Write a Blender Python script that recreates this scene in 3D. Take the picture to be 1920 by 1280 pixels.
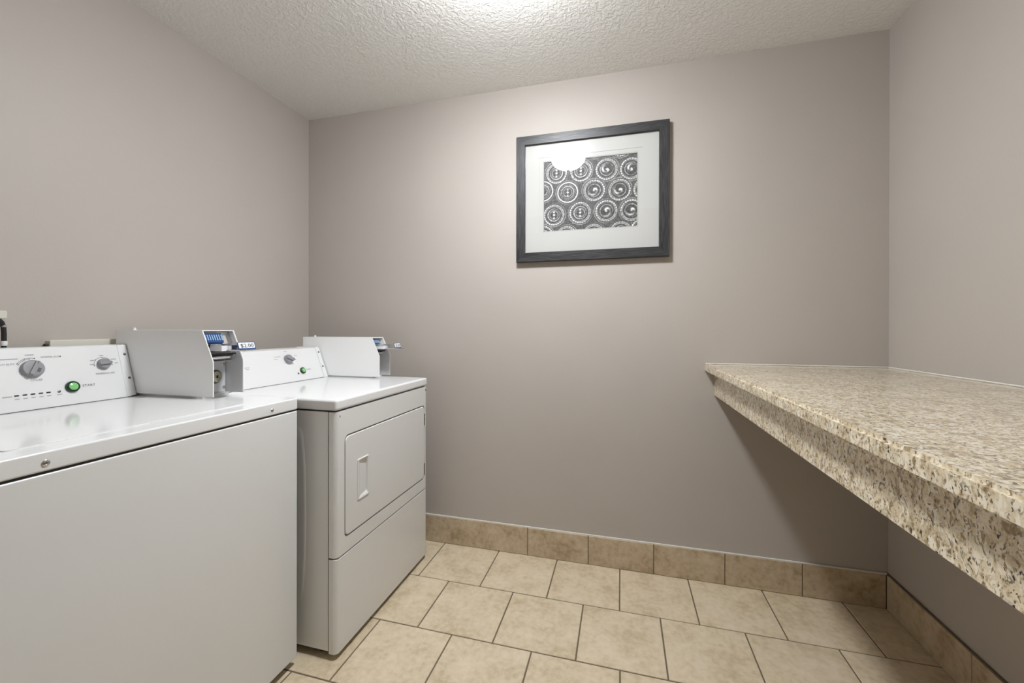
import bpy, bmesh, math, random
from mathutils import Vector, Matrix, noise

random.seed(7)
PI = math.pi
scene = bpy.context.scene
COL = scene.collection
for o in list(bpy.data.objects):
    bpy.data.objects.remove(o, do_unlink=True)

# ------------------------------------------------------------------ camera
cam_data = bpy.data.cameras.new('camera')
cam = bpy.data.objects.new('camera', cam_data)
COL.objects.link(cam)
F_PX = 774.32
cam_data.sensor_width = 36.0
cam_data.sensor_fit = 'HORIZONTAL'
cam_data.lens = F_PX / 1920 * 36.0
cam_data.shift_x = (960 - 953.58) / 1920
cam_data.shift_y = (617.66 - 640) / 1920
cam_data.clip_start = 0.02
RGT = Vector((0.96462729, 0.26361157, 0.00176884))
UPV = Vector((-0.00212555, 0.00106797, 0.99999717))
FWD = Vector((-0.26360894, 0.96462832, -0.00159051))
cam.matrix_world = Matrix(((RGT.x, UPV.x, -FWD.x, 1.80736), (RGT.y, UPV.y, -FWD.y, -2.06965),
                           (RGT.z, UPV.z, -FWD.z, 1.15712), (0, 0, 0, 1)))
scene.camera = cam

# ------------------------------------------------------------------ world, exposure
world = bpy.data.worlds.new('world')
scene.world = world
world.use_nodes = True
world.node_tree.nodes['Background'].inputs[0].default_value = (0.9, 0.92, 1.0, 1)
world.node_tree.nodes['Background'].inputs[1].default_value = 0.2
scene.view_settings.view_transform = 'Standard'
scene.view_settings.look = 'None'
scene.view_settings.gamma = 1.0
scene.view_settings.use_curve_mapping = False
scene.view_settings.exposure = 2.05
LAMP_STRENGTH = 37.5
LAMP_COLOR = (0.96, 1.0, 1.035)

# room constants (metres): left wall x=0, back wall y=0, floor z=0
W, H, YF = 2.878, 2.402, -2.45
TB = 0.010          # baseboard tile thickness
HB = 0.145


# ------------------------------------------------------------------ materials
def lin(c):
    return tuple(((v / 255) / 12.92 if v / 255 <= 0.04045 else ((v / 255 + 0.055) / 1.055) ** 2.4) for v in c)


def new_mat(name):
    m = bpy.data.materials.new(name)
    m.use_nodes = True
    nt = m.node_tree
    return m, nt, nt.nodes['Principled BSDF'], nt.nodes, nt.links


def plain(name, col, rough=0.5, metal=0.0, coat=0.0, spec=0.5, bump=None):
    m, nt, b, N, L = new_mat(name)
    b.inputs['Base Color'].default_value = (*col, 1)
    b.inputs['Roughness'].default_value = rough
    b.inputs['Metallic'].default_value = metal
    b.inputs['Coat Weight'].default_value = coat
    b.inputs['Coat Roughness'].default_value = 0.06
    b.inputs['Specular IOR Level'].default_value = spec
    tc = N.new('ShaderNodeTexCoord')
    n = N.new('ShaderNodeTexNoise')
    n.inputs['Scale'].default_value = bump[0] if bump else 40
    n.inputs['Detail'].default_value = 3
    L.new(tc.outputs['Object'], n.inputs['Vector'])
    if bump:
        bp = N.new('ShaderNodeBump')
        bp.inputs['Strength'].default_value = bump[1]
        bp.inputs['Distance'].default_value = bump[2]
        L.new(n.outputs['Fac'], bp.inputs['Height'])
        L.new(bp.outputs['Normal'], b.inputs['Normal'])
    else:
        mr = N.new('ShaderNodeMapRange')
        mr.inputs['To Min'].default_value = max(0.02, rough * 0.85)
        mr.inputs['To Max'].default_value = min(1, rough * 1.15)
        L.new(n.outputs['Fac'], mr.inputs['Value'])
        L.new(mr.outputs['Result'], b.inputs['Roughness'])
    return m


def wall_paint(name, col, scale, dist, strength, rough=0.55, fine=1.0):
    m, nt, b, N, L = new_mat(name)
    tc = N.new('ShaderNodeTexCoord')
    n1 = N.new('ShaderNodeTexNoise'); n1.inputs['Scale'].default_value = scale; n1.inputs['Detail'].default_value = 4
    n2 = N.new('ShaderNodeTexNoise'); n2.inputs['Scale'].default_value = 1.6; n2.inputs['Detail'].default_value = 2
    L.new(tc.outputs['Object'], n1.inputs['Vector']); L.new(tc.outputs['Object'], n2.inputs['Vector'])
    cr = N.new('ShaderNodeValToRGB')
    cr.color_ramp.elements[0].color = (*[c * 0.975 for c in col], 1); cr.color_ramp.elements[0].position = 0.3
    cr.color_ramp.elements[1].color = (*[min(1, c * 1.02) for c in col], 1); cr.color_ramp.elements[1].position = 0.7
    L.new(n2.outputs['Fac'], cr.inputs['Fac']); L.new(cr.outputs['Color'], b.inputs['Base Color'])
    b.inputs['Roughness'].default_value = rough
    bp = N.new('ShaderNodeBump'); bp.inputs['Strength'].default_value = strength; bp.inputs['Distance'].default_value = dist
    L.new(n1.outputs['Fac'], bp.inputs['Height']); L.new(bp.outputs['Normal'], b.inputs['Normal'])
    return m


def ceiling_mat():
    m, nt, b, N, L = new_mat('knockdown_ceiling')
    tc = N.new('ShaderNodeTexCoord')
    n1 = N.new('ShaderNodeTexNoise'); n1.inputs['Scale'].default_value = 62; n1.inputs['Detail'].default_value = 5
    n1.inputs['Distortion'].default_value = 0.8
    v = N.new('ShaderNodeTexVoronoi'); v.inputs['Scale'].default_value = 75; v.feature = 'SMOOTH_F1'
    L.new(tc.outputs['Object'], n1.inputs['Vector']); L.new(tc.outputs['Object'], v.inputs['Vector'])
    cr = N.new('ShaderNodeValToRGB'); cr.color_ramp.elements[0].position = 0.42; cr.color_ramp.elements[1].position = 0.60
    L.new(n1.outputs['Fac'], cr.inputs['Fac'])
    ad = N.new('ShaderNodeMath'); ad.operation = 'MULTIPLY_ADD'; ad.inputs[1].default_value = 0.5
    L.new(v.outputs['Distance'], ad.inputs[0]); L.new(cr.outputs['Color'], ad.inputs[2])
    bp = N.new('ShaderNodeBump'); bp.inputs['Strength'].default_value = 0.55; bp.inputs['Distance'].default_value = 0.0035
    L.new(ad.outputs[0], bp.inputs['Height']); L.new(bp.outputs['Normal'], b.inputs['Normal'])
    b.inputs['Base Color'].default_value = (0.82, 0.805, 0.78, 1)
    b.inputs['Roughness'].default_value = 0.75
    return m


def tile_mat(name, c0, c1, c2):
    m, nt, b, N, L = new_mat(name)
    tc = N.new('ShaderNodeTexCoord'); oi = N.new('ShaderNodeObjectInfo')
    vm = N.new('ShaderNodeVectorMath'); vm.operation = 'MULTIPLY_ADD'
    cx = N.new('ShaderNodeCombineXYZ')
    for i in range(3):
        L.new(oi.outputs['Random'], cx.inputs[i])
    vm.inputs[1].default_value = (37, 53, 29)
    L.new(cx.outputs[0], vm.inputs[0]); L.new(tc.outputs['Object'], vm.inputs[2])
    n1 = N.new('ShaderNodeTexNoise'); n1.inputs['Scale'].default_value = 9; n1.inputs['Detail'].default_value = 6; n1.inputs['Roughness'].default_value = 0.62
    n2 = N.new('ShaderNodeTexNoise'); n2.inputs['Scale'].default_value = 48; n2.inputs['Detail'].default_value = 5
    n3 = N.new('ShaderNodeTexNoise'); n3.inputs['Scale'].default_value = 170; n3.inputs['Detail'].default_value = 2
    for n in (n1, n2, n3):
        L.new(vm.outputs[0], n.inputs['Vector'])
    mx = N.new('ShaderNodeMath'); mx.operation = 'MULTIPLY_ADD'; mx.inputs[1].default_value = 0.40
    sc = N.new('ShaderNodeMath'); sc.operation = 'MULTIPLY'; sc.inputs[1].default_value = 0.60
    L.new(n1.outputs['Fac'], sc.inputs[0])
    L.new(n2.outputs['Fac'], mx.inputs[0]); L.new(sc.outputs[0], mx.inputs[2])
    cr = N.new('ShaderNodeValToRGB'); e = cr.color_ramp.elements
    e[0].position = 0.36; e[0].color = (*c0, 1)
    e[1].position = 0.62; e[1].color = (*c2, 1)
    k = e.new(0.50); k.color = (*c1, 1)
    L.new(mx.outputs[0], cr.inputs['Fac'])
    L.new(cr.outputs['Color'], b.inputs['Base Color'])
    b.inputs['Roughness'].default_value = 0.42
    bp = N.new('ShaderNodeBump'); bp.inputs['Strength'].default_value = 0.12; bp.inputs['Distance'].default_value = 0.001
    L.new(n3.outputs['Fac'], bp.inputs['Height']); L.new(bp.outputs['Normal'], b.inputs['Normal'])
    return m


def granite_mat():
    m, nt, b, N, L = new_mat('speckled_granite')
    tc = N.new('ShaderNodeTexCoord')
    nz = N.new('ShaderNodeTexNoise'); nz.inputs['Scale'].default_value = 40; nz.inputs['Detail'].default_value = 3
    L.new(tc.outputs['Object'], nz.inputs['Vector'])
    wv = N.new('ShaderNodeVectorMath'); wv.operation = 'MULTIPLY_ADD'; wv.inputs[1].default_value = (0.022, 0.022, 0.022)
    L.new(nz.outputs['Color'], wv.inputs[0]); L.new(tc.outputs['Object'], wv.inputs[2])

    def voro(scale):
        v = N.new('ShaderNodeTexVoronoi'); v.inputs['Scale'].default_value = scale
        L.new(wv.outputs[0], v.inputs['Vector']); return v
    # cream / tan / grey ground
    n1 = N.new('ShaderNodeTexNoise'); n1.inputs['Scale'].default_value = 85; n1.inputs['Detail'].default_value = 5; n1.inputs['Roughness'].default_value = 0.62
    L.new(wv.outputs[0], n1.inputs['Vector'])
    cr = N.new('ShaderNodeValToRGB'); e = cr.color_ramp.elements
    cols = [(0.30, (0.230, 0.170, 0.100)), (0.40, (0.470, 0.385, 0.260)), (0.47, (0.720, 0.630, 0.470)), (0.55, (0.820, 0.740, 0.585)),
            (0.62, (0.640, 0.600, 0.520)), (0.70, (0.440, 0.400, 0.330))]
    e[0].position, e[0].color = cols[0][0], (*cols[0][1], 1)
    e[1].position, e[1].color = cols[-1][0], (*cols[-1][1], 1)
    for p, c in cols[1:-1]:
        k = e.new(p); k.color = (*c, 1)
    L.new(n1.outputs['Fac'], cr.inputs['Fac'])
    # larger drifting tone
    n2 = N.new('ShaderNodeTexNoise'); n2.inputs['Scale'].default_value = 16; n2.inputs['Detail'].default_value = 5
    L.new(tc.outputs['Object'], n2.inputs['Vector'])
    c2 = N.new('ShaderNodeValToRGB'); c2.color_ramp.elements[0].position = 0.36; c2.color_ramp.elements[1].position = 0.62
    c2.color_ramp.elements[0].color = (0.80, 0.74, 0.63, 1); c2.color_ramp.elements[1].color = (1.06, 1.04, 1.0, 1)
    L.new(n2.outputs['Fac'], c2.inputs['Fac'])
    mu = N.new('ShaderNodeMix'); mu.data_type = 'RGBA'; mu.blend_type = 'MULTIPLY'; mu.inputs[0].default_value = 1.0
    L.new(cr.outputs['Color'], mu.inputs[6]); L.new(c2.outputs['Color'], mu.inputs[7])

    mp = N.new('ShaderNodeMapping'); mp.inputs['Rotation'].default_value = (0.75, 0.1, 0.35); mp.inputs['Scale'].default_value = (1.0, 1.0, 0.55)
    L.new(wv.outputs[0], mp.inputs['Vector'])

    def flecks(scale, lo, hi, col, src, off):
        n = N.new('ShaderNodeTexNoise'); n.inputs['Scale'].default_value = scale; n.inputs['Detail'].default_value = 2.5; n.inputs['Roughness'].default_value = 0.55
        ad = N.new('ShaderNodeVectorMath'); ad.operation = 'ADD'; ad.inputs[1].default_value = (off, off * 1.7, off * 0.6)
        L.new(mp.outputs[0], ad.inputs[0]); L.new(ad.outputs[0], n.inputs['Vector'])
        mr = N.new('ShaderNodeMapRange'); mr.inputs['From Min'].default_value = lo; mr.inputs['From Max'].default_value = hi
        L.new(n.outputs['Fac'], mr.inputs['Value'])
        mx = N.new('ShaderNodeMix'); mx.data_type = 'RGBA'; L.new(mr.outputs['Result'], mx.inputs[0]); L.new(src, mx.inputs[6]); mx.inputs[7].default_value = (*col, 1)
        return mx
    f0 = flecks(90, 0.50, 0.60, (0.86, 0.78, 0.63), mu.outputs[2], 1.3)
    f1 = flecks(145, 0.568, 0.66, (0.300, 0.215, 0.115), f0.outputs[2], 4.1)
    f2 = flecks(165, 0.605, 0.67, (0.170, 0.145, 0.110), f1.outputs[2], 9.2)
    m2 = flecks(185, 0.622, 0.67, (0.045, 0.030, 0.018), f2.outputs[2], 17.7)
    L.new(m2.outputs[2], b.inputs['Base Color'])
    b.inputs['Roughness'].default_value = 0.22
    b.inputs['Coat Weight'].default_value = 0.5
    b.inputs['Coat Roughness'].default_value = 0.10
    return m


def frame_wood():
    m, nt, b, N, L = new_mat('charcoal_wood')
    tc = N.new('ShaderNodeTexCoord'); mp = N.new('ShaderNodeMapping')
    mp.inputs['Scale'].default_value = (6, 90, 90)
    L.new(tc.outputs['Object'], mp.inputs['Vector'])
    n = N.new('ShaderNodeTexNoise'); n.inputs['Scale'].default_value = 3.0; n.inputs['Detail'].default_value = 5
    L.new(mp.outputs[0], n.inputs['Vector'])
    cr = N.new('ShaderNodeValToRGB'); e = cr.color_ramp.elements
    e[0].position = 0.32; e[0].color = (0.008, 0.008, 0.009, 1); e[1].position = 0.74; e[1].color = (0.055, 0.054, 0.057, 1)
    L.new(n.outputs['Fac'], cr.inputs['Fac']); L.new(cr.outputs['Color'], b.inputs['Base Color'])
    b.inputs['Roughness'].default_value = 0.38
    bp = N.new('ShaderNodeBump'); bp.inputs['Strength'].default_value = 0.5; bp.inputs['Distance'].default_value = 0.001
    L.new(n.outputs['Fac'], bp.inputs['Height']); L.new(bp.outputs['Normal'], b.inputs['Normal'])
    return m


def pane_glass():
    m = bpy.data.materials.new('picture_glass'); m.use_nodes = True
    nt = m.node_tree; N = nt.nodes; L = nt.links
    N.remove(N['Principled BSDF'])
    tr = N.new('ShaderNodeBsdfTransparent'); gl = N.new('ShaderNodeBsdfGlossy'); gl.inputs['Roughness'].default_value = 0.012
    fr = N.new('ShaderNodeFresnel')
    ge = N.new('ShaderNodeNewGeometry'); mi = N.new('ShaderNodeMix'); mi.data_type = 'FLOAT'
    mi.inputs[2].default_value = 1.45; mi.inputs[3].default_value = 1 / 1.45      # same reflectance on both faces of the pane
    L.new(ge.outputs['Backfacing'], mi.inputs[0]); L.new(mi.outputs[0], fr.inputs['IOR'])
    mx = N.new('ShaderNodeMixShader')
    L.new(fr.outputs[0], mx.inputs[0]); L.new(tr.outputs[0], mx.inputs[1]); L.new(gl.outputs[0], mx.inputs[2])
    L.new(mx.outputs[0], N['Material Output'].inputs[0])
    return m


def print_mat():
    m, nt, b, N, L = new_mat('photo_print')
    a = N.new('ShaderNodeAttribute'); a.attribute_name = 'ink'
    L.new(a.outputs['Color'], b.inputs['Base Color'])
    b.inputs['Roughness'].default_value = 0.6
    return m


def glow(name, col, strength):
    m, nt, b, N, L = new_mat(name)
    b.inputs['Base Color'].default_value = (0.85, 0.84, 0.82, 1)
    b.inputs['Emission Color'].default_value = (*col, 1)
    # emission graded by height to push light down and spare the back wall
    tc = N.new('ShaderNodeTexCoord'); sp = N.new('ShaderNodeSeparateXYZ'); mr = N.new('ShaderNodeMapRange')
    L.new(tc.outputs['Generated'], sp.inputs[0]); L.new(sp.outputs['Z'], mr.inputs['Value'])
    mr.inputs['From Min'].default_value = 0.0; mr.inputs['From Max'].default_value = 0.75
    mr.inputs['To Min'].default_value = strength * 2.15; mr.inputs['To Max'].default_value = strength * 0.30
    L.new(mr.outputs['Result'], b.inputs['Emission Strength'])
    b.inputs['Roughness'].default_value = 0.3
    return m


M = {
    'wall': wall_paint('greige_wall_paint', (0.468, 0.425, 0.388), 210, 0.0012, 0.22),
    'ceiling': ceiling_mat(),
    'tile': tile_mat('beige_floor_tile', (0.53, 0.425, 0.275), (0.665, 0.555, 0.395), (0.73, 0.62, 0.465)),
    'base_tile': tile_mat('beige_tile_shaded', (0.36, 0.268, 0.162), (0.52, 0.415, 0.285), (0.61, 0.505, 0.37)),  # darker copy of the floor tile: weaker light on upright faces is coloured in
    'grout': plain('brown_grout', (0.16, 0.125, 0.085), 0.9, bump=(300, 0.3, 0.001)),
    'caulk': plain('white_caulk', (0.74, 0.71, 0.66), 0.5),
    'granite': granite_mat(),
    'enamel': plain('white_enamel', (0.74, 0.74, 0.735), 0.24, coat=0.15, bump=(500, 0.02, 0.0004)),
    'enamel_top_lit': plain('white_enamel_top_lit', (0.77, 0.77, 0.77), 0.11, coat=0.0, spec=0.24, bump=(500, 0.015, 0.0004)),  # paler copy of the enamel: the stronger light on tops is in its colour
    'panel': plain('white_console_panel', (0.76, 0.76, 0.76), 0.38),
    'case': plain('white_steel_case', (0.88, 0.88, 0.88), 0.36, bump=(600, 0.03, 0.0004)),
    'inner': plain('grey_steel', (0.68, 0.68, 0.69), 0.34, metal=0.15),
    'chrome': plain('chrome', (0.70, 0.70, 0.71), 0.16, metal=1.0),
    'knob': plain('grey_knob_plastic', (0.285, 0.285, 0.30), 0.36),
    'knob_dark': plain('dark_knob_plastic', (0.095, 0.095, 0.105), 0.4),
    'black': plain('black_rubber', (0.012, 0.012, 0.012), 0.5),
    'ink': plain('grey_print_ink', (0.13, 0.13, 0.135), 0.6),
    'ink_light': plain('pale_print_ink', (0.40, 0.40, 0.41), 0.6),
    'ink_red': plain('dark_print_ink', (0.10, 0.06, 0.06), 0.6),
    'green': plain('green_lens', (0.23, 0.60, 0.20), 0.14, coat=0.6),
    'green_dark': plain('dark_green_bezel', (0.006, 0.030, 0.016), 0.25, coat=0.4),
    'blue': plain('blue_plastic', (0.012, 0.050, 0.17), 0.35),
    'blue_light': plain('pale_blue_plastic', (0.33, 0.50, 0.72), 0.35),
    'tag': plain('white_tag', (0.80, 0.80, 0.82), 0.45),
    'brass': plain('pale_brass', (0.52, 0.50, 0.40), 0.28, metal=0.9),
    'screw': plain('dull_screw_steel', (0.17, 0.16, 0.15), 0.35, metal=0.8),
    'cream': plain('cream_plastic', (0.66, 0.64, 0.56), 0.45),
    'brown': plain('dark_brown_plastic', (0.035, 0.018, 0.010), 0.5),
    'frame': frame_wood(),
    'matboard': plain('white_mat_board', (0.50, 0.497, 0.478), 0.85),
    'mat_core': plain('mat_board_core', (0.40, 0.395, 0.375), 0.85),
    'print': print_mat(),
    'glass': pane_glass(),
    'bowl': glow('lit_glass_bowl', LAMP_COLOR, LAMP_STRENGTH),
    'nickel': plain('brushed_nickel', (0.50, 0.48, 0.45), 0.3, metal=1.0),
}

# ------------------------------------------------------------------ build helpers
ORG = {}          # world origin of each object


def link(o, parent=None):
    COL.objects.link(o)
    if parent is not None:
        o.parent = parent
    return o


def root(name, loc, label, cat, group=None):
    o = bpy.data.objects.new(name, None)
    o.empty_display_size = 0.1
    o.location = loc
    link(o)
    ORG[o.name] = Vector(loc)
    o['label'] = label; o['category'] = cat
    if group: o['group'] = group
    return o


def obj(name, bm, mats, parent=None, smooth=35, label=None, center=None):
    """bmesh in world coordinates -> one mesh object with its own origin"""
    bmesh.ops.remove_doubles(bm, verts=bm.verts, dist=1e-6)
    bmesh.ops.recalc_face_normals(bm, faces=bm.faces)
    vs = [v.co for v in bm.verts]
    lo = Vector([min(v[i] for v in vs) for i in range(3)]); hi = Vector([max(v[i] for v in vs) for i in range(3)])
    c = Vector(center) if center else (lo + hi) / 2
    bmesh.ops.translate(bm, verts=bm.verts, vec=-c)
    me = bpy.data.meshes.new(name)
    bm.to_mesh(me); bm.free()
    for m in (mats if isinstance(mats, (list, tuple)) else [mats]):
        me.materials.append(M[m] if isinstance(m, str) else m)
    if smooth:
        for p in me.polygons: p.use_smooth = True
        me.set_sharp_from_angle(angle=math.radians(smooth))
    o = bpy.data.objects.new(name, me)
    if smooth:
        wn = o.modifiers.new('even_shading', 'WEIGHTED_NORMAL'); wn.keep_sharp = True
    base = ORG[parent.name] if parent is not None else Vector((0, 0, 0))
    o.location = c - base
    link(o, parent)
    ORG[o.name] = c
    if label: o['label'] = label
    return o


def struct(name, bm, mat, smooth=None, label=None):
    o = obj(name, bm, mat, None, smooth)
    o['kind'] = 'structure'
    if label: o['label'] = label
    return o


def box(bm, x0, x1, y0, y1, z0, z1, bevel=0.0, seg=2, mat=0, edges=None):
    r = bmesh.ops.create_cube(bm, size=1.0)
    vs = r['verts']
    for v in vs:
        v.co = Vector(((x0 + x1) / 2 + v.co.x * (x1 - x0), (y0 + y1) / 2 + v.co.y * (y1 - y0), (z0 + z1) / 2 + v.co.z * (z1 - z0)))
    fs = set(f for v in vs for f in v.link_faces)
    for f in fs: f.material_index = mat
    if bevel:
        es = set(e for v in vs for e in v.link_edges)
        if edges: es = [e for e in es if edges(e)]
        bmesh.ops.bevel(bm, geom=list(es), offset=bevel, segments=seg, affect='EDGES', profile=0.5)
    return vs


def rrect(u0, u1, v0, v1, r, seg=5):
    pts = []
    for cx, cy, a0 in ((u0 + r, v0 + r, PI), (u1 - r, v0 + r, 1.5 * PI), (u1 - r, v1 - r, 0), (u0 + r, v1 - r, 0.5 * PI)):
        for k in range(seg + 1):
            a = a0 + k / seg * PI / 2
            pts.append((cx + r * math.cos(a), cy + r * math.sin(a)))
    return pts


def circle(cu, cv, r, n=24):
    return [(cu + r * math.cos(2 * PI * k / n), cv + r * math.sin(2 * PI * k / n)) for k in range(n)]


def loft(bm, loops, cap0=True, cap1=True, mat=0):
    """loops: list of lists of 3D points with equal counts"""
    L = [[bm.verts.new(p) for p in lp] for lp in loops]
    n = len(L[0])
    for a, b in zip(L, L[1:]):
        for i in range(n):
            f = bm.faces.new((a[i], a[(i + 1) % n], b[(i + 1) % n], b[i])); f.material_index = mat
    if cap0:
        f = bm.faces.new(L[0]); f.material_index = mat
    if cap1:
        f = bm.faces.new(list(reversed(L[-1]))); f.material_index = mat
    return L


def slab(bm, loop, w0, w1, mp, ch=0.0, inset=None, mat=0):
    """extrude a 2D loop from w0 to w1; ch = rounded front edge (shrinks towards centre)"""
    def L(pts, w): return [mp(u, v, w) for u, v in pts]
    if ch:
        cu = sum(p[0] for p in loop) / len(loop); cv = sum(p[1] for p in loop) / len(loop)
        eu = max(abs(p[0] - cu) for p in loop); ev = max(abs(p[1] - cv) for p in loop)
        s = 1 if w1 > w0 else -1
        def sh(k): return [(cu + (p[0] - cu) * (1 - k / eu), cv + (p[1] - cv) * (1 - k / ev)) for p in loop]
        loft(bm, [L(loop, w0), L(loop, w1 - s * ch), L(sh(ch * 0.3), w1 - s * ch * 0.3), L(sh(ch), w1)], mat=mat)
    else:
        loft(bm, [L(loop, w0), L(loop, w1)], mat=mat)


def ring(bm, outer, inner, w0, w1, mp, mat=0):
    def L(pts, w): return [mp(u, v, w) for u, v in pts]
    loops = [L(outer, w0), L(outer, w1), L(inner, w1), L(inner, w0), L(outer, w0)]
    loft(bm, loops, cap0=False, cap1=False, mat=mat)


def prism(bm, prof, y0, y1, mat=0, bevel=0.0):
    """profile in x,z extruded along y"""
    loft(bm, [[(x, y0, z) for x, z in prof], [(x, y1, z) for x, z in prof]], mat=mat)
    if bevel:
        bmesh.ops.remove_doubles(bm, verts=bm.verts, dist=1e-6)
        bmesh.ops.bevel(bm, geom=list(bm.edges), offset=bevel, segments=2, affect='EDGES', profile=0.5)


def lathe(bm, prof, centre, axis='Z', n=32, mat=0, mp=None):
    loops = []
    for r, h in prof:
        lp = []
        for k in range(n):
            a = 2 * PI * k / n
            u, v = r * math.cos(a), r * math.sin(a)
            if mp: lp.append(mp(u, v, h))
            else: lp.append((centre[0] + u, centre[1] + v, centre[2] + h))
        loops.append(lp)
    loft(bm, loops, mat=mat)


def tube(bm, pts, r, n=10, mat=0):
    loops = []
    for i, p in enumerate(pts):
        p = Vector(p)
        d = (Vector(pts[min(i + 1, len(pts) - 1)]) - Vector(pts[max(i - 1, 0)])).normalized()
        a = d.cross(Vector((0.3, 0.9, 0.2))).normalized(); b = d.cross(a)
        loops.append([p + r * (math.cos(2 * PI * k / n) * a + math.sin(2 * PI * k / n) * b) for k in range(n)])
    loft(bm, loops, mat=mat)


def text(name, s, size, mp, parent, mat, u, v, w=0.0004, align='LEFT', width=None):
    """printed lettering: flat mesh laid on a surface by mp(u, v, w)"""
    cu = bpy.data.curves.new('lettering', 'FONT')
    cu.body = s; cu.size = size; cu.align_x = align; cu.resolution_u = 2
    t = bpy.data.objects.new('lettering', cu); COL.objects.link(t)
    dg = bpy.context.evaluated_depsgraph_get()
    me = bpy.data.meshes.new_from_object(t.evaluated_get(dg))
    bm = bmesh.new(); bm.from_mesh(me)
    bpy.data.objects.remove(t, do_unlink=True); bpy.data.meshes.remove(me); bpy.data.curves.remove(cu)
    k = 1.0
    if width:
        xs = [q.co.x for q in bm.verts]; k = width / (max(xs) - min(xs))
    for q in bm.verts:
        q.co = Vector(mp(u + q.co.x * k, v + q.co.y, w))
    return obj(name, bm, mat, parent, None)


FX = lambda u, v, w: (w, u, v)           # plane facing +x  : u=y, v=z, w=x
FY = lambda u, v, w: (u, w, v)           # plane facing -y  : u=x, v=z, w=y


def slant_map(a, b):
    """console face: u = y, v = distance up the slope from a, w = height above the face"""
    a = Vector((a[0], 0, a[1])); b = Vector((b[0], 0, b[1]))
    t = (b - a).normalized(); n = Vector((t.z, 0, -t.x))
    return lambda u, v, w: tuple(a + t * v + n * w + Vector((0, u, 0)))


# ------------------------------------------------------------------ room shell
bm = bmesh.new(); box(bm, -0.10, W + 0.10, YF - 0.1, 0.10, -0.12, -0.0025)
floor = struct('floor', bm, 'grout', label='brown grout bed of the beige tiled floor')
bm = bmesh.new(); box(bm, -0.10, W + 0.10, YF - 0.1, 0.10, H, H + 0.1)
struct('ceiling', bm, 'ceiling', label='off-white knockdown textured ceiling')
for n, b, lb in (('wall_left', (-0.10, 0, YF - 0.1, 0.10, 0, H), 'greige painted wall behind the washer and dryer'),
             ('wall_right', (W, W + 0.10, YF - 0.1, 0.10, 0, H), 'greige painted wall behind the granite counter'),
             ('wall_back', (0, W, 0, 0.10, 0, H), 'greige painted wall carrying the framed picture'),
             ('wall_front', (0, W, YF - 0.1, YF, 0, H), 'greige painted wall opposite the picture')):
    bm = bmesh.new(); box(bm, *b); struct(n, bm, 'wall', label=lb)

# floor tiles, one object each, running bond
rows_y = [0.0, -0.3125, -0.6180, -0.9175, -1.2225, -1.5275, -1.8325, -2.1375, YF]
row_x = [0.8905, 1.0455, 0.8830, 1.0400]
pitch = [0.3040, 0.3048, 0.3075, 0.3050]
G = 0.0026
tile_cache = {}


def tile_mesh(sx, sy, sz, mat):
    key = (round(sx, 4), round(sy, 4), round(sz, 4), mat)
    if key not in tile_cache:
        bm = bmesh.new(); box(bm, -sx / 2, sx / 2, -sy / 2, sy / 2, -sz / 2, sz / 2, bevel=0.0014, seg=1)
        me = bpy.data.meshes.new('tile'); bm.to_mesh(me); bm.free(); me.materials.append(M[mat])
        tile_cache[key] = me
    return tile_cache[key]


def put_tile(name, x0, x1, y0, y1, z0, z1, parent, mat):
    o = bpy.data.objects.new(name, tile_mesh(x1 - x0, y1 - y0, z1 - z0, mat))
    c = Vector(((x0 + x1) / 2, (y0 + y1) / 2, (z0 + z1) / 2))
    o.location = c - ORG[parent.name]
    link(o, parent)
    return o


for r in range(len(rows_y) - 1):
    y1, y0 = rows_y[r], rows_y[r + 1]
    k = r if r < 4 else (2 + r % 2)
    p, s = pitch[k], row_x[k]
    xs = [s + p * i for i in range(-5, 9)]
    xs = [0.0] + [x for x in xs if 0.02 < x < W - 0.02] + [W]
    for a, b in zip(xs, xs[1:]):
        put_tile('floor_tile', a + G, b - G, y0 + G, y1 - G, -0.008, 0.0 + random.uniform(-0.0003, 0.0003), floor, 'tile')

# tiled baseboards with a caulk line on top
def baseboard(name, b, label, cut, axis):
    bm = bmesh.new(); box(bm, *b)
    o = struct(name, bm, 'grout', label=label)
    for a, c in zip(cut, cut[1:]):
        if axis == 'x':
            put_tile('base_tile', a + 0.0018, c - 0.0018, -TB, -0.002, 0.0012, HB - 0.004, o, 'base_tile')
        else:
            put_tile('base_tile', W - TB, W - 0.002, a + 0.0018, c - 0.0018, 0.0012, HB - 0.004, o, 'base_tile')
    return o


cutx = [0.0] + [1.347 - 0.305 * k for k in (4, 3, 2)] + [1.347 + 0.305 * k for k in range(5)] + [W - TB]
bb = baseboard('baseboard_back', (0, W - 0.001, -0.0075, -0.0005, 0.0, HB - 0.005), 'beige tile baseboard along the picture wall', cutx, 'x')
bm = bmesh.new(); box(bm, 0.001, W - 0.004, -0.0085, -0.0005, HB - 0.0045, HB + 0.002, bevel=0.002); obj('caulk_line', bm, 'caulk', bb)
cuty = [YF, -2.27, -1.965, -1.66, -1.355, -1.05, -0.744, -0.4385, -TB]
br = baseboard('baseboard_right', (W - 0.0075, W - 0.0005, YF + 0.001, -0.001, 0.0, HB - 0.005), 'beige tile baseboard under the granite counter', cuty, 'y')
bm = bmesh.new(); box(bm, W - 0.0085, W - 0.0005, YF + 0.002, -0.004, HB - 0.0045, HB + 0.002, bevel=0.002); obj('caulk_line', bm, 'grout', br)

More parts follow.
